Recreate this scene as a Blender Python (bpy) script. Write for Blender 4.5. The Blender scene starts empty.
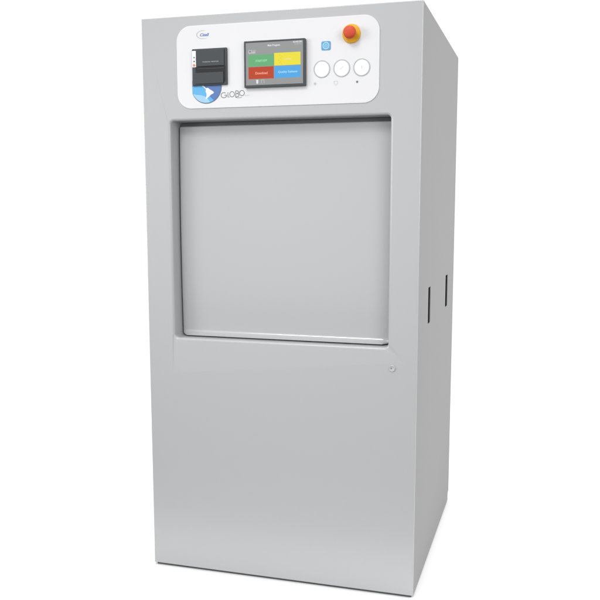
import bpy, bmesh, math
from mathutils import Vector, Matrix
PI = math.pi
sc = bpy.context.scene
col = sc.collection

# ------------------------------------------------------------------ helpers
def lin(r, g, b):
    f = lambda c: (c/255/12.92) if c/255 <= .04045 else ((c/255+.055)/1.055)**2.4
    return (f(r), f(g), f(b), 1)

def mat(name, color, rough=.5, spec=.5, metal=0, emit=None, bump=0, bscale=400, coat=0, var=0):
    m = bpy.data.materials.new(name); m.use_nodes = True
    nt = m.node_tree; b = nt.nodes['Principled BSDF']
    b.inputs['Base Color'].default_value = color
    b.inputs['Roughness'].default_value = rough
    b.inputs['Specular IOR Level'].default_value = spec
    b.inputs['Metallic'].default_value = metal
    b.inputs['Coat Weight'].default_value = coat
    b.inputs['Coat Roughness'].default_value = .08
    if emit:
        b.inputs['Emission Color'].default_value = emit
        b.inputs['Emission Strength'].default_value = 1
    tc = nt.nodes.new('ShaderNodeTexCoord')
    if bump:
        n = nt.nodes.new('ShaderNodeTexNoise'); n.inputs['Scale'].default_value = bscale
        n.inputs['Detail'].default_value = 2
        bp = nt.nodes.new('ShaderNodeBump'); bp.inputs['Strength'].default_value = bump
        bp.inputs['Distance'].default_value = .001
        nt.links.new(tc.outputs['Object'], n.inputs['Vector'])
        nt.links.new(n.outputs['Fac'], bp.inputs['Height'])
        nt.links.new(bp.outputs['Normal'], b.inputs['Normal'])
    if var:
        n = nt.nodes.new('ShaderNodeTexNoise'); n.inputs['Scale'].default_value = 3.0
        n.inputs['Detail'].default_value = 4
        mr = nt.nodes.new('ShaderNodeMapRange')
        mr.inputs['To Min'].default_value = rough-var; mr.inputs['To Max'].default_value = rough+var
        nt.links.new(tc.outputs['Object'], n.inputs['Vector'])
        nt.links.new(n.outputs['Fac'], mr.inputs['Value'])
        nt.links.new(mr.outputs['Result'], b.inputs['Roughness'])
    return m

def obj(name, bm, m, parent=None, smooth=False, loc=None):
    bmesh.ops.recalc_face_normals(bm, faces=bm.faces)
    me = bpy.data.meshes.new(name); bm.to_mesh(me); bm.free()
    if isinstance(m, (list, tuple)):
        for x in m: me.materials.append(x)
    else: me.materials.append(m)
    if smooth:
        me.polygons.foreach_set('use_smooth', [True]*len(me.polygons))
        me.set_sharp_from_angle(angle=math.radians(smooth if smooth is not True else 40))
        for p in me.polygons:                    # broad sheet faces stay truly flat
            if p.area > 4e-4 and abs(p.normal.y) > .99: p.use_smooth = False
    o = bpy.data.objects.new(name, me); col.objects.link(o)
    if parent: o.parent = parent
    if loc: o.location = loc
    return o

def add_box(bm, x0, x1, y0, y1, z0, z1, bev=0, seg=3):
    v = [bm.verts.new((x, y, z)) for x in (x0, x1) for y in (y0, y1) for z in (z0, z1)]
    F = [(0,1,3,2),(4,6,7,5),(0,4,5,1),(2,3,7,6),(0,2,6,4),(1,5,7,3)]
    fs = [bm.faces.new([v[i] for i in f]) for f in F]
    if bev:
        es = list({e for f in fs for e in f.edges})
        bmesh.ops.bevel(bm, geom=es, offset=bev, segments=seg, profile=.5, affect='EDGES')

def rrect(x0, x1, z0, z1, r, n=8):
    """rounded rectangle, counter-clockwise from the lower-right corner, in (x,z)"""
    p = []
    for cx, cz, a in ((x1-r, z0+r, -PI/2), (x1-r, z1-r, 0), (x0+r, z1-r, PI/2), (x0+r, z0+r, PI)):
        for i in range(n+1):
            t = a + PI/2*i/n
            p.append((cx+r*math.cos(t), cz+r*math.sin(t)))
    return p

def circle(cx, cz, r, n=48):
    return [(cx+r*math.cos(2*PI*i/n), cz+r*math.sin(2*PI*i/n)) for i in range(n)]

def add_plate(bm, pts, y0, y1, bev=0):
    """outline pts in (x,z) extruded from y0 (back) to y1 (front, smaller y), rim chamfered"""
    n = len(pts)
    cx = sum(p[0] for p in pts)/n; cz = sum(p[1] for p in pts)/n
    rings = [[bm.verts.new((x, y0, z)) for x, z in pts]]
    prof = [(0, y1)] if not bev else [(0, y1+bev), (bev*.3, y1+bev*.3), (bev, y1)]
    for ins, y in prof:
        ring = []
        for i, (x, z) in enumerate(pts):
            a = Vector(pts[i-1]); c = Vector(pts[(i+1) % n]); t = (c-a)
            t.normalize() if t.length else None
            nx, nz = -t.y, t.x
            if (cx-x)*nx+(cz-z)*nz < 0: nx, nz = -nx, -nz
            ring.append(bm.verts.new((x+nx*ins, y, z+nz*ins)))
        rings.append(ring)
    for a, b in zip(rings, rings[1:]):
        for i in range(n): bm.faces.new((a[i], a[(i+1) % n], b[(i+1) % n], b[i]))
    bm.faces.new(rings[-1]); bm.faces.new(rings[0][::-1])

def add_lathe(bm, cx, cz, prof, n=48):
    """profile of (radius, y) around an axis along y"""
    rings = []
    for r, y in prof:
        if r == 0: rings.append([bm.verts.new((cx, y, cz))])
        else: rings.append([bm.verts.new((cx+r*math.cos(2*PI*i/n), y, cz+r*math.sin(2*PI*i/n))) for i in range(n)])
    for a, b in zip(rings, rings[1:]):
        for i in range(n):
            j = (i+1) % n
            f = [a[i % len(a)], a[j % len(a)], b[j % len(b)], b[i % len(b)]]
            f = list(dict.fromkeys(f))
            if len(f) > 2: bm.faces.new(f)

def add_stroke(bm, pts, w, y):
    """flat ribbon along pts in (x,z), printed at depth y"""
    L = []; R_ = []
    for i in range(len(pts)):
        a = Vector(pts[max(i-1, 0)]); b = Vector(pts[min(i+1, len(pts)-1)])
        t = (b-a).normalized(); nrm = Vector((-t.y, t.x))*w/2; p = Vector(pts[i])
        L.append(bm.verts.new((p.x+nrm.x, y, p.y+nrm.y))); R_.append(bm.verts.new((p.x-nrm.x, y, p.y-nrm.y)))
    for i in range(len(pts)-1): bm.faces.new((L[i], L[i+1], R_[i+1], R_[i]))

def arc(cx, cz, rx, rz, a0, a1, n=24):
    return [(cx+rx*math.cos(math.radians(a0+(a1-a0)*i/n)), cz+rz*math.sin(math.radians(a0+(a1-a0)*i/n))) for i in range(n+1)]

def add_text(bm, body, cx, cz, w, h, y, shear=0, bold=0):
    """lettering fitted into a box w by h centred on (cx,cz), printed at depth y"""
    cu = bpy.data.curves.new('text', 'FONT'); cu.body = body; cu.shear = shear
    cu.resolution_u = 4; cu.offset = bold
    to = bpy.data.objects.new('text', cu); col.objects.link(to)
    dg = bpy.context.evaluated_depsgraph_get(); dg.update()
    me = bpy.data.meshes.new_from_object(to.evaluated_get(dg))
    col.objects.unlink(to); bpy.data.objects.remove(to); bpy.data.curves.remove(cu)
    xs = [v.co.x for v in me.vertices]; ys = [v.co.y for v in me.vertices]
    x0, x1, y0, y1 = min(xs), max(xs), min(ys), max(ys)
    sx = w/(x1-x0); sy = h/(y1-y0)
    vs = [bm.verts.new((cx+(v.co.x-(x0+x1)/2)*sx, y, cz+(v.co.y-(y0+y1)/2)*sy)) for v in me.vertices]
    for p in me.polygons:
        try: bm.faces.new([vs[i] for i in p.vertices])
        except ValueError: pass
    bpy.data.meshes.remove(me)

def fill_holes(bm, loops):
    """triangulated planar fill of the outer loop minus the inner loops (lists of verts)"""
    es = []
    for L in loops:
        for i in range(len(L)):
            e = bm.edges.get((L[i], L[(i+1) % len(L)])) or bm.edges.new((L[i], L[(i+1) % len(L)]))
            es.append(e)
    bmesh.ops.triangle_fill(bm, edges=es, use_beauty=True, use_dissolve=False)

def flat(name, pts, y, m, parent):
    bm = bmesh.new(); bm.faces.new([bm.verts.new((x, y, z)) for x, z in pts]); return obj(name, bm, m, parent)

# ------------------------------------------------------------------ materials
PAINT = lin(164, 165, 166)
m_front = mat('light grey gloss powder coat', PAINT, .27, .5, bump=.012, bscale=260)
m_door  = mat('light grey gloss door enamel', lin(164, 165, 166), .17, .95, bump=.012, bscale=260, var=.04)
m_side  = mat('light grey matt coat with side shade', lin(138, 138, 138), .7, .08, bump=.03, bscale=500)  # same cabinet grey, darkened in the colour so the side reads shaded
m_plinth= mat('dark grey plinth paint', lin(72, 76, 78), .6, .3)
m_seal  = mat('black rubber seal', lin(104, 108, 110), .7, .3)
m_dark  = mat('dark slot interior', lin(40, 44, 46), .8, .1)
m_white = mat('white control fascia', lin(200, 200, 202), .4, .35)
m_prn   = mat('charcoal printer plastic', lin(54, 58, 61), .55, .3, bump=.05, bscale=900)
m_prnd  = mat('black printer throat', lin(24, 26, 28), .6, .3)
m_bezel = mat('black display bezel', lin(52, 57, 60), .4, .4)
m_red   = mat('red mushroom plastic', lin(182, 64, 38), .5, .3)
m_yel   = mat('yellow collar plastic', lin(204, 152, 16), .5, .4)
m_ring  = mat('grey printed ring', lin(162, 165, 166), .5, .3)
m_btn   = mat('white button membrane', lin(214, 214, 215), .3, .5)
m_ink   = mat('grey printed ink', lin(98, 102, 104), .5, .3)
m_pale  = mat('pale grey printed ink', lin(165, 168, 170), .5, .3)
m_navy  = mat('blue printed ink', lin(70, 105, 170), .5, .3)
m_cyan  = mat('sky blue printed ink', lin(78, 140, 186), .4, .4)
m_lcyan = mat('pale sky blue printed ink', lin(155, 195, 218), .4, .4)
m_g1 = mat('globe deep blue', lin(76, 106, 158), .35, .4)
m_g2 = mat('globe sky blue', lin(84, 155, 202), .35, .4)
m_g3 = mat('globe pale blue', lin(140, 180, 208), .35, .4)
m_metal = mat('satin steel', (.62, .62, .62, 1), .28, .5, metal=1)
m_orange= mat('orange indicator lens', lin(220, 110, 70), .4, .4)
def glow(name, r, g, b): return mat(name, (.004, .004, .004, 1), .35, .2, emit=lin(r, g, b))
e_grey = glow('screen grey', 152, 154, 154); e_green = glow('screen green', 104, 176, 122)
e_yel = glow('screen yellow', 238, 224, 60); e_red = glow('screen red', 190, 68, 38)
e_blue = glow('screen blue', 82, 168, 230); e_white = glow('screen white', 226, 228, 228)
e_pgreen = glow('screen pale green', 158, 222, 176); e_pyel = glow('screen pale yellow', 244, 220, 150)
e_pred = glow('screen pale red', 246, 166, 140); e_pblue = glow('screen pale blue', 160, 222, 255)
e_lgrey = glow('screen light grey', 190, 190, 190); e_mgrey = glow('screen mid grey', 128, 130, 132)
e_or = glow('screen orange', 232, 160, 34)

# ------------------------------------------------------------------ the machine
W, D, H, ZB = .819, .8306, 1.65, .003
root = bpy.data.objects.new('sterilizer', None); col.objects.link(root)
root.empty_display_size = .2
root['label'] = 'tall light grey sterilizer cabinet with recessed closed door and white control fascia'
root['category'] = 'sterilizer'

# front panel: pressed sheet, rounded outer edges, recess with rolled lip
OX0, OX1, OZ0, OZ1 = .0850, .7363, .7225, 1.3592
def front_panel():
    bm = bmesh.new()
    B = .0025                                   # rounded outer edge
    n = 7
    # recess loops: rolled edge into the opening
    RL = .007
    loops = []
    for k in range(6):
        a = PI/2*k/5
        ins = RL*math.sin(a); y = RL*(1-math.cos(a))
        loops.append((RL-ins, y))
    loops.append((0, .080))
    rings = []
    for j, (out, y) in enumerate(loops):
        pts = rrect(OX0-out, OX1+out, OZ0-out, OZ1+out, .011+out, n)
        ring = []
        for (x, z) in pts:
            t = max(0, min(1, (OZ0+.012-z)/.012))   # shallow dish below the opening
            ring.append(bm.verts.new((x, y + (.0022*t if y < .03 else 0), z)))
        rings.append(ring)
    N = len(rings[0])
    for a, b in zip(rings, rings[1:]):
        for i in range(N): bm.faces.new((a[i], a[(i+1) % N], b[(i+1) % N], b[i]))
    r0 = rings[0]
    # indices: corner LR 0..n, UR n+1..2n+1, UL .., LL 3n+3..4n+3
    LRend = n; LLstart = 3*n+3
    F1 = bm.verts.new((.784, 0, .682)); F2 = bm.verts.new((OX0-RL, 0, .616))
    bottom = [r0[i] for i in range(LLstart, 4*n+4)] + [r0[i] for i in range(0, LRend+1)]
    half = n+1
    for i in range(half-1): bm.faces.new((bottom[i], bottom[i+1], F2))
    for i in range(half, len(bottom)-1): bm.faces.new((bottom[i], bottom[i+1], F1))
    bm.faces.new((bottom[half-1], bottom[half], F1, F2))
    hole = [r0[i] for i in range(LRend, LLstart+1)] + [F2, F1]
    # outer edge rings
    outer = []
    for k in range(5):
        a = PI/2*k/4
        ins = B*(1-math.sin(a)); y = B*(1-math.cos(a))
        outer.append([bm.verts.new(c) for c in ((ins, y, ZB+ins), (W-ins, y, ZB+ins), (W-ins, y, H-ins), (ins, y, H-ins))])
    outer.append([bm.verts.new(c) for c in ((0, .0046, ZB), (W, .0046, ZB), (W, .0046, H), (0, .0046, H))])
    for a, b in zip(outer, outer[1:]):
        for i in range(4): bm.faces.new((a[i], a[(i+1) % 4], b[(i+1) % 4], b[i]))
    fill_holes(bm, [outer[0], hole])
    return obj('front_panel', bm, m_front, root, smooth=28)
front_panel()

# right side panel with two grip slots, pocketed inward
def side_panel(x, inward, slots):
    bm = bmesh.new()
    y0, y1 = .0052, D
    o = [bm.verts.new((x, y, z)) for y, z in ((y0, ZB), (y1-.024, ZB), (y1-.024, .026), (y1, .034), (y1, H), (y0, H))]
    hs = []
    for (a, b, c, d) in slots:
        ring = [bm.verts.new((x, p, q)) for p, q in rrect(a, b, c, d, .003, 3)]
        back = [bm.verts.new((x+inward*.0025, v.co.y, v.co.z)) for v in ring]
        for i in range(len(ring)): bm.faces.new((ring[i], ring[(i+1) % len(ring)], back[(i+1) % len(ring)], back[i]))
        hs.append(ring)
    fill_holes(bm, [o]+hs)
    i_ = [bm.verts.new((x+inward*.02, v.co.y, v.co.z)) for v in o]
    for i in range(6): bm.faces.new((o[i], o[(i+1) % 6], i_[(i+1) % 6], i_[i]))
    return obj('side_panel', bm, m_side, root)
SL = [(.193, .238, .7665, .8765), (.600, .658, .7700, .8810)]
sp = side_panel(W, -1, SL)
for (a, b, c, d) in SL:
    bm = bmesh.new()
    x1, x0 = W-.0028, W-.03
    v = {(i, j, k): bm.verts.new(((x0, x1)[i], (a-.004, b+.004)[j], (c-.004, d+.004)[k])) for i in (0, 1) for j in (0, 1) for k in (0, 1)}
    for f in (((0,0,0),(0,1,0),(0,1,1),(0,0,1)), ((0,0,0),(1,0,0),(1,0,1),(0,0,1)), ((0,1,0),(1,1,0),(1,1,1),(0,1,1)),
              ((0,0,0),(1,0,0),(1,1,0),(0,1,0)), ((0,0,1),(1,0,1),(1,1,1),(0,1,1))):
        bm.faces.new([v[q] for q in f])
    obj('grip_slot', bm, m_dark, sp)
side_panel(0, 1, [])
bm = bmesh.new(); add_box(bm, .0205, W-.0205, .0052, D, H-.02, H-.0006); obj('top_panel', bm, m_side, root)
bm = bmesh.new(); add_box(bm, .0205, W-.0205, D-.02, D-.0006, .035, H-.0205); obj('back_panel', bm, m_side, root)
bm = bmesh.new(); add_box(bm, .007, W-.006, .006, D-.03, -.004, ZB+.004); obj('plinth', bm, m_plinth, root)

# recessed door: slightly bowed skin, flared lower lip, rounded rim
DX0, DX1, DZ0, DZ1 = .0905, .7318, .7265, 1.3480
def door():
    bm = bmesh.new()
    NX, NZ = 60, 120
    r = .010; cz = (DZ0+DZ1)/2; hz = (DZ1-DZ0)/2; hx = (DX1-DX0)/2; cx = (DX0+DX1)/2
    rows = [DZ0+.018*(k/24)**1.3 for k in range(24)]+[DZ0+.018+(DZ1-.011-DZ0-.018)*k/76 for k in range(76)]+[DZ1-.011*(1-k/20)**2 for k in range(21)]
    def P(i, j):
        s = -1+2*i/NX; t = j/NZ
        z = rows[j]
        d = min(z-DZ0, DZ1-z); w = hx
        if d < r: w = hx-r+math.sqrt(max(0, r*r-(r-d)**2))
        x = cx+s*w
        e = min(hx-abs(x-cx), DZ1-z)
        u = (z-cz)/hz
        y = .049-.005*(1-u*u)
        if e < .003: y += .003-math.sqrt(max(0, .003**2-(.003-e)**2))
        zz = z-DZ0
        lipw = max(0, min(1, (hx-abs(x-cx)-.002)/.018)); lipw = lipw*lipw*(3-2*lipw)
        if zz < .016: k = (1-zz/.016); y -= .017*k*k*lipw
        return (x, y, z)
    g = [[bm.verts.new(P(i, j)) for i in range(NX+1)] for j in range(NZ+1)]
    for j in range(NZ):
        for i in range(NX): bm.faces.new((g[j][i], g[j][i+1], g[j+1][i+1], g[j+1][i]))
    rim = [g[0][i] for i in range(NX+1)]+[g[j][NX] for j in range(1, NZ+1)]+[g[NZ][i] for i in range(NX-1, -1, -1)]+[g[j][0] for j in range(NZ-1, 0, -1)]
    bk = [bm.verts.new((v.co.x, .068, v.co.z)) for v in rim]
    n = len(rim)
    for i in range(n): bm.faces.new((rim[i], rim[(i+1) % n], bk[(i+1) % n], bk[i]))
    bm.faces.new(bk)
    return obj('door', bm, m_door, root, smooth=50)
door()
bm = bmesh.new(); add_box(bm, OX0+.0005, OX1-.0005, .062, .078, OZ0+.0005, OZ1-.0005); obj('door_seal', bm, m_seal, root)

# small round lock cap with keyhole
bm = bmesh.new(); add_lathe(bm, .7490, .6655, [(.0098, 0), (.0098, -.0015), (.0085, -.003), (.006, -.003), (.005, -.0022), (0, -.0022)])
lk = obj('door_lock', bm, m_front, root, smooth=True)
bm = bmesh.new(); add_plate(bm, circle(.7475, .6655, .0016, 12), -.002, -.0026); obj('keyhole', bm, m_ink, lk)

# white control fascia
FY = -.0022
bm = bmesh.new(); add_plate(bm, rrect(.1110, .7040, 1.3915, 1.6215, .043, 14), .0006, FY, bev=.0012)
fascia = obj('control_panel', bm, m_white, root, smooth=35)
Y1 = FY-.0003

# maker's mark: broken grey ellipse round small blue slanted letters
bm = bmesh.new()
pts = arc(.1945, 1.5955, .0200, .0112, 75, 305, 40)
Lr = []
for i, p in enumerate(pts):
    k = math.sin(PI*i/(len(pts)-1)); w = .0006+.0016*k
    c = Vector((.1945, 1.5955)); d = (Vector(p)-c).normalized()*w/2
    Lr.append((bm.verts.new((p[0]+d.x, Y1, p[1]+d.y)), bm.verts.new((p[0]-d.x, Y1, p[1]-d.y))))
for a, b in zip(Lr, Lr[1:]): bm.faces.new((a[0], b[0], b[1], a[1]))
obj('emblem_ellipse', bm, m_ring, fascia)
bm = bmesh.new(); add_text(bm, 'Cisall', .1985, 1.5950, .028, .0082, Y1-.0001, .3, .02); obj('emblem_lettering', bm, m_navy, fascia)

# globe emblem peeking out from under the printer
gc = (.2015, 1.4525); gr = .0462
def clip(p): return (max(p[0], .1585), p[1])
bm = bmesh.new(); add_plate(bm, [clip(p) for p in circle(gc[0]+.0004, gc[1]-.0012, gr+.0008, 64)], FY+.0003, FY-.0004); obj('globe_rim', bm, m_ink, fascia)
bm = bmesh.new(); bm.faces.new([bm.verts.new((x, FY-.0006, z)) for x, z in [clip(p) for p in circle(gc[0], gc[1], gr, 64)]])
globe = obj('globe_emblem', bm, m_g1, fascia)
low = [p for p in arc(gc[0], gc[1], gr-.0005, gr-.0005, 180, 300, 40)]
flat('globe_sea', [clip(p) for p in low]+[(.205, 1.431), (.199, 1.4452), (.190, 1.456)], FY-.0008, m_g2, fascia)
low = [p for p in arc(gc[0], gc[1], gr-.0005, gr-.0005, 205, 285, 30)]
flat('globe_ice', [clip(p) for p in low]+[(.2030, 1.4220), (.186, 1.4285), (.170, 1.4300)], FY-.0010, m_g3, fascia)
bm = bmesh.new()
def px(a, b):                                   # continent outline, digitised in emblem units
    return (.1585+(a-100)*.000205, 1.4560-(b-60)*.000178)
sa = [(300,118),(316,104),(342,106),(366,130),(398,150),(428,178),(414,196),(384,208),(362,232),(338,252),(316,276),(300,282),(306,250),(316,214),(312,186),(300,160),(306,138)]
bm.faces.new([bm.verts.new((px(*q)[0], FY-.0012, px(*q)[1])) for q in sa])
add_stroke(bm, [px(250, 68), px(278, 86), px(304, 116)], .0026, FY-.0012)
obj('globe_continent', bm, m_btn, fascia)

# GLOBO lettering drawn as thin strokes
bm = bmesh.new(); bz = 1.4272; hr = .0072; sw = .0018; yy = Y1
add_stroke(bm, arc(.2552, bz-.0010, .0086, hr, 50, 360, 30)+[(.2570, bz-.0012)], sw, yy)
add_stroke(bm, [(.2676, bz+.0068), (.2676, bz-.0066), (.2722, bz-.0066)], sw, yy)
add_stroke(bm, arc(.2802, bz+.0008, .0072, hr, 0, 360, 32), sw, yy)
add_stroke(bm, [(.2912, bz+.0100), (.2912, bz-.0062)], sw, yy)
add_stroke(bm, [(.2912, bz+.0098)]+arc(.2955, bz+.0060, .0040, .0038, 90, -90, 14)+[(.2930, bz+.0022)], sw, yy-.0001)
add_stroke(bm, [(.2930, bz+.0020)]+arc(.2960, bz-.0024, .0048, .0044, 90, -90, 14)+[(.2900, bz-.0070)], sw, yy-.0002)
add_stroke(bm, arc(.3100, bz+.0030, .0074, hr, 0, 360, 32), sw, yy-.0001)
add_stroke(bm, arc(.3000, bz-.0058, .0110, .0040, 215, 330, 20), .0009, yy-.0003)
obj('brand_lettering', bm, m_ink, fascia)
bm = bmesh.new(); add_text(bm, 'plus', .3255, bz-.0040, .012, .0040, yy); obj('model_lettering', bm, m_pale, fascia)

# blue power key
bm = bmesh.new(); add_plate(bm, rrect(.5425, .5688, 1.5346, 1.5586, .0045, 5), FY+.0003, FY-.0012, bev=.0006); pk = obj('power_key', bm, m_cyan, root, smooth=35)
bm = bmesh.new(); yk = FY-.0015; kc = (.55565, 1.5466)
add_stroke(bm, arc(kc[0], kc[1], .0083, .0083, 0, 360, 32), .0024, yk)
add_stroke(bm, arc(kc[0], kc[1], .0040, .0040, 125, 415, 20), .0016, yk)
add_stroke(bm, [(kc[0], kc[1]+.0052), (kc[0], kc[1]-.0006)], .0018, yk-.0001)
obj('power_symbol', bm, m_lcyan, pk)

# three round indicators with printed rims
for cx, k in ((.5441, 0), (.5999, 1), (.6556, 2)):
    bm = bmesh.new(); add_lathe(bm, cx, 1.4855, [(.0235, FY+.0003), (.0235, FY-.0008), (.0229, FY-.0014), (.0208, FY-.0014), (.0204, FY-.0008)])
    g = obj('round_button', bm, m_ring, root, smooth=True)
    bm = bmesh.new(); add_lathe(bm, cx, 1.4855, [(.0207, FY-.0007), (.016, FY-.0011), (0, FY-.0013)]); obj('button_face', bm, m_btn, g, smooth=True)
    if k == 1:
        bm = bmesh.new(); add_stroke(bm, [(cx-.0045, 1.4815), (cx+.0050, 1.4905)], .0006, FY-.0019); obj('button_mark', bm, m_pale, g)
    if k == 2:
        bm = bmesh.new(); add_stroke(bm, [(cx+.0005, 1.4890), (cx+.0005, 1.4820)], .0008, FY-.0019); obj('button_mark', bm, m_pale, g)
# symbols under them
bm = bmesh.new(); bm.faces.new([bm.verts.new((x, Y1, z)) for x, z in circle(.5246, 1.4474, .0030, 16)])
for k in range(8):
    a = PI/4*k; add_stroke(bm, [(.5246+.0035*math.cos(a), 1.4474+.0035*math.sin(a)), (.5246+.0050*math.cos(a), 1.4474+.0050*math.sin(a))], .0009, Y1)
obj('light_symbol', bm, m_pale, fascia)
bm = bmesh.new(); cx, cz = .5838, 1.4470
add_stroke(bm, [(cx-.0052, cz+.0048), (cx+.0052, cz+.0048), (cx+.0052, cz-.0008), (cx, cz-.0068), (cx-.0052, cz-.0008), (cx-.0052, cz+.0052)], .0010, Y1)
obj('shield_symbol', bm, m_pale, fascia)
bm = bmesh.new(); add_text(bm, '*', .6432, 1.4476, .0074, .0074, Y1, 0, .03); bm.faces.new([bm.verts.new((x, Y1-.0001, z)) for x, z in circle(.6432, 1.4474, .0027, 16)])
obj('dot_symbol', bm, m_ink, fascia)

# emergency stop: yellow collar, red mushroom head
ex, ez = .6268, 1.5742
bm = bmesh.new(); add_lathe(bm, ex, ez, [(.0252, FY+.0003), (.0252, FY-.0030), (.0243, FY-.0042), (.0150, FY-.0050), (.0125, FY-.0052), (.0125, FY-.0150), (0, FY-.0150)])
es = obj('emergency_stop', bm, m_yel, root, smooth=30)
bm = bmesh.new(); y0 = FY-.0148
add_lathe(bm, ex, ez, [(0, y0), (.0122, y0), (.0150, y0-.0010), (.0168, y0-.0040), (.0171, y0-.0075), (.0164, y0-.0110), (.0140, y0-.0138), (.0100, y0-.0152), (.0050, y0-.0158), (0, y0-.0160)])
obj('button_head', bm, m_red, es, smooth=60)

# ticket printer
PX0, PX1, PZ0, PZ1 = .1615, .2675, 1.4545, 1.5560; PY = -.0085
bm = bmesh.new(); add_plate(bm, rrect(PX0, PX1, PZ0, PZ1, .0020, 3), FY+.0003, PY, bev=.0012); pr = obj('ticket_printer', bm, m_bezel, root, smooth=35)
zt = 1.5060
bm = bmesh.new(); add_box(bm, PX0+.0170, PX1-.0070, PY-.0030, PY+.001, zt+.0010, PZ1-.0035, .0008, 2); obj('paper_cover', bm, m_prn, pr, smooth=35)
bm = bmesh.new(); add_box(bm, PX0+.0105, PX1-.0040, PY-.0006, PY+.001, zt-.0180, zt+.0005); obj('paper_throat', bm, m_prnd, pr)
bm = bmesh.new(); add_box(bm, PX0+.0165, PX1-.0075, PY-.0016, PY-.0002, zt-.0065, zt-.0050); obj('tear_bar', bm, m_bezel, pr)
bm = bmesh.new(); add_box(bm, PX1-.0085, PX1-.0045, PY-.0008, PY+.001, PZ0+.0085, zt-.0185); obj('flap_gap', bm, m_prnd, pr)
bm = bmesh.new(); add_box(bm, PX0+.0080, PX1-.0095, PY-.0032, PY+.001, PZ0+.0040, zt-.0165, .0012, 2); obj('printer_flap', bm, m_prn, pr, smooth=35)
bm = bmesh.new(); add_plate(bm, rrect(PX0+.0010, PX0+.0125, zt-.0005, PZ1-.0055, .0010, 2), PY+.0003, PY-.0012); st = obj('indicator_strip', bm, m_btn, pr)
bm = bmesh.new()
add_plate(bm, circle(PX0+.0072, zt+.0262, .0020, 16), PY-.0010, PY-.0018); add_plate(bm, circle(PX0+.0072, zt+.0155, .0021, 16), PY-.0010, PY-.0018)
obj('indicator_keys', bm, m_plinth, st)
bm = bmesh.new(); add_plate(bm, circle(PX0+.0066, zt+.0050, .0036, 20), PY-.0010, PY-.0020, .0005); obj('indicator_lamp', bm, m_orange, st)
bm = bmesh.new(); add_text(bm, 'THERMAL PRINTER', PX0+.058, zt+.0125, .050, .0030, PY-.0033); obj('cover_lettering', bm, m_ring, pr)

# touchscreen
SX0, SX1, SZ0, SZ1 = .3215, .4996, 1.4422, 1.5680; SY = -.0130
bm = bmesh.new()
out = rrect(SX0, SX1, SZ0, SZ1, .0022, 3)
ix0, ix1, iz0, iz1 = SX0+.0045, SX1-.0062, SZ0+.0062, SZ1-.0045
n = len(out)
ra = [bm.verts.new((x, FY+.0003, z)) for x, z in out]
rb = [bm.verts.new((x, SY+.0006, z)) for x, z in out]
rc = [bm.verts.new((x, SY, z)) for x, z in rrect(SX0+.0006, SX1-.0006, SZ0+.0006, SZ1-.0006, .0018, 3)]
rd = [bm.verts.new((x, SY, z)) for x, z in rrect(ix0, ix1, iz0, iz1, .0006, 3)]
re_ = [bm.verts.new((x, SY+.0012, z)) for x, z in rrect(ix0, ix1, iz0, iz1, .0006, 3)]
for a, b in ((ra, rb), (rb, rc), (rc, rd), (rd, re_)):
    for i in range(n): bm.faces.new((a[i], a[(i+1) % n], b[(i+1) % n], b[i]))
bm.faces.new(re_)
ts = obj('touchscreen', bm, m_bezel, root, smooth=30)
def rect(x0, x1, z0, z1): return [(x0, z0), (x1, z0), (x1, z1), (x0, z1)]
Q = SY+.0009
flat('screen', rect(ix0+.0003, ix1-.0003, iz0+.0003, iz1-.0003), Q, e_grey, ts)
tx0, txm, tx1 = .3342, .4093, .4860
tz1, tzm, tz0 = 1.5318, 1.4983, 1.4652
for nm, r_, m, tm, word, w_, h_ in (('green_tile', (tx0, txm-.0008, tzm+.0006, tz1-.0015), e_green, e_pgreen, 'START/OFF', .034, .0062),
        ('yellow_tile', (txm+.0008, tx1, tzm+.0006, tz1+.0010), e_yel, e_pyel, 'Cycles', .022, .0070),
        ('red_tile', (tx0, txm-.0008, tz0, tzm-.0006), e_red, e_pred, 'Download', .036, .0070),
        ('blue_tile', (txm+.0008, tx1, tz0, tzm-.0006), e_blue, e_pblue, 'Quality Release', .056, .0078)):
    t = flat(nm, rect(*r_), Q-.0002, m, ts)
    bm = bmesh.new()
    add_text(bm, word, (r_[0]+r_[1])/2+.001, (r_[2]+r_[3])/2-(.0008), w_, h_, Q-.0004, 0, .028)
    o = obj('tile_lettering', bm, tm, ts)
    if nm == 'yellow_tile':
        bm = bmesh.new()
        for a, b in ((.016, .0275), (.0215, .0245), (.019, .0195), (.0135, .0135), (.019, .0105), (.016, .0075), (.0215, .0040)):
            bm.faces.new([bm.verts.new((x, Q-.0004, z)) for x, z in circle(r_[0]+a, r_[2]+b, .0010, 10)])
        obj('tile_dots', bm, e_or, ts)
bm = bmesh.new()
add_text(bm, 'Main Program', .4090, 1.5532, .036, .0066, Q-.0002, 0, .03)
obj('header_lettering', bm, e_white, ts)
bm = bmesh.new(); add_text(bm, '10:45:20', .4770, 1.5597, .025, .0048, Q-.0002, 0, .03)
obj('clock_lettering', bm, e_white, ts)
bm = bmesh.new(); add_text(bm, '12/03/14', .4780, 1.5538, .019, .0040, Q-.0002, 0, .01); obj('date_lettering', bm, e_lgrey, ts)
bm = bmesh.new()
bm.faces.new([bm.verts.new((x, Q-.0002, z)) for x, z in rect(.3342, .3442, 1.5340, 1.5440)])
bm.faces.new([bm.verts.new((x, Q-.0002, z)) for x, z in rect(.3450, .3550, 1.5340, 1.5400)])
add_stroke(bm, [(.3450, 1.5425), (.3570, 1.5425)], .0012, Q-.0002)
obj('user_icon', bm, e_lgrey, ts)
bm = bmesh.new(); bm.faces.new([bm.verts.new((x, Q-.0003, z)) for x, z in circle(.3392, 1.5398, .0028, 14)]); obj('user_icon_head', bm, e_mgrey, ts)
bm = bmesh.new()
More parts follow.
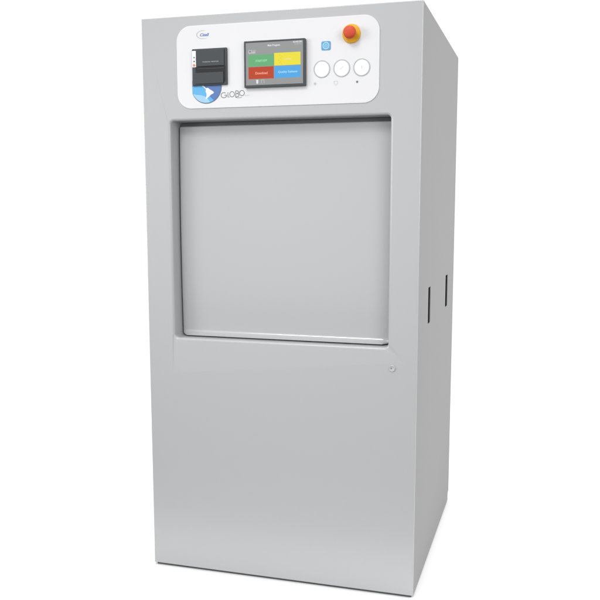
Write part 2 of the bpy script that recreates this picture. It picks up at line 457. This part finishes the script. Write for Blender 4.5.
bm.faces.new([bm.verts.new((x, Q-.0002, z)) for x, z in ((.3565, 1.4630), (.3635, 1.4630), (.3628, 1.4535), (.3600, 1.4515), (.3572, 1.4535))])
obj('shield_icon', bm, e_white, ts)
bm = bmesh.new()
for xx in (.3720, .3800): add_stroke(bm, [(xx, 1.4630), (xx, 1.4530)], .0016, Q-.0002)
add_stroke(bm, [(.3720, 1.4625), (.3800, 1.4625)], .0012, Q-.0003)
obj('document_icon', bm, e_lgrey, ts)

# ------------------------------------------------------------------ white studio table
m_floor = mat('white studio surface', (.86, .86, .86, 1), .8, .1)
bm = bmesh.new(); bm.faces.new([bm.verts.new(c) for c in ((-30, -.345, -.004), (30, -.345, -.004), (30, 40, -.004), (-30, 40, -.004))])
fl = obj('floor', bm, m_floor); fl['kind'] = 'structure'

# ------------------------------------------------------------------ light
w = bpy.data.worlds.new('World'); sc.world = w; w.use_nodes = True
nt = w.node_tree; bg = nt.nodes['Background']
tc = nt.nodes.new('ShaderNodeTexCoord'); sep = nt.nodes.new('ShaderNodeSeparateXYZ')
nt.links.new(tc.outputs['Generated'], sep.inputs[0])
def mr(src, a, b, c, d):
    m = nt.nodes.new('ShaderNodeMapRange'); m.interpolation_type = 'SMOOTHSTEP'
    for k, v in (('From Min', a), ('From Max', b), ('To Min', c), ('To Max', d)): m.inputs[k].default_value = v
    nt.links.new(src, m.inputs['Value']); return m.outputs['Result']
WF = dict(back=1.10, front_up=.84, front_low=.18)  # front kept dimmer than back to control light on the machine
fu = mr(sep.outputs['Z'], -.205, -.170, WF['front_low'], WF['front_up'])      # unseen surroundings shaped for the light: bright above, darker below, in front
mix = nt.nodes.new('ShaderNodeMix'); mix.data_type = 'FLOAT'
nt.links.new(mr(sep.outputs['Y'], .45, .75, 0, 1), mix.inputs[0])
nt.links.new(fu, mix.inputs[2]); mix.inputs[3].default_value = WF['back']
nt.links.new(mix.outputs[0], bg.inputs['Strength'])
bg.inputs['Color'].default_value = (1, 1, 1, 1)

def added_lamp(name, loc, target, size, energy, spread):  # area lamp added for its light; no such fixture is known
    l = bpy.data.lights.new(name, 'AREA'); l.shape = 'SQUARE'; l.size = size; l.energy = energy; l.spread = math.radians(spread)
    o = bpy.data.objects.new(name, l); col.objects.link(o); o.location = loc
    o.rotation_euler = (Vector(target)-Vector(loc)).to_track_quat('-Z', 'Y').to_euler()
added_lamp('added_left_lamp', (-3.3, -2.9, 1.6), (.45, 0, 1.20), 2.0, 9.0, 45)  # added pair with the next, lights the front evenly from both sides
added_lamp('added_right_lamp', (3.3, -3.0, 1.7), (.40, 0, 1.20), 2.0, 6.6, 45)
added_lamp('added_top_lamp', (-.5, -3.3, 4.1), (.45, 0, 1.20), 1.5, 7.6, 42)  # added, weakens the recess shadows on the door
added_lamp('added_side_lamp', (3.4, .9, 2.2), (1.0, .6, .6), 1.8, 20, 110)  # added to brighten the right side and whiten the floor there
s = bpy.data.lights.new('added_overhead_lamp', 'SUN'); s.energy = 1.2; s.angle = math.radians(6)  # added lamp from straight above, keeps the floor white near the base
so = bpy.data.objects.new('added_overhead_lamp', s); col.objects.link(so); so.rotation_euler = (0, 0, 0); so.location = (0, 0, 4)

# ------------------------------------------------------------------ camera
R = ((0.96275304, 0.27036757, 0.00282046), (-0.03678129, 0.12062598, 0.99201639), (-0.26786884, 0.95517053, -0.1260775))
cd = bpy.data.cameras.new('camera'); cam = bpy.data.objects.new('camera', cd); col.objects.link(cam)
M = Matrix(((R[0][0], R[1][0], -R[2][0]), (R[0][1], R[1][1], -R[2][1]), (R[0][2], R[1][2], -R[2][2]))).to_4x4()
M.translation = Vector((1.1584697, -2.1593771, 1.1026205)); cam.matrix_world = M
cd.sensor_width = 36; cd.lens = 797.308/600*36
cd.shift_x = -24.548/600; cd.shift_y = 11.812/600
cd.clip_end = 500; cd.clip_start = .05
sc.camera = cam
sc.render.resolution_x = sc.render.resolution_y = 1024
sc.view_settings.view_transform = 'Standard'; sc.view_settings.look = 'None'
sc.view_settings.exposure = 0; sc.view_settings.gamma = 1
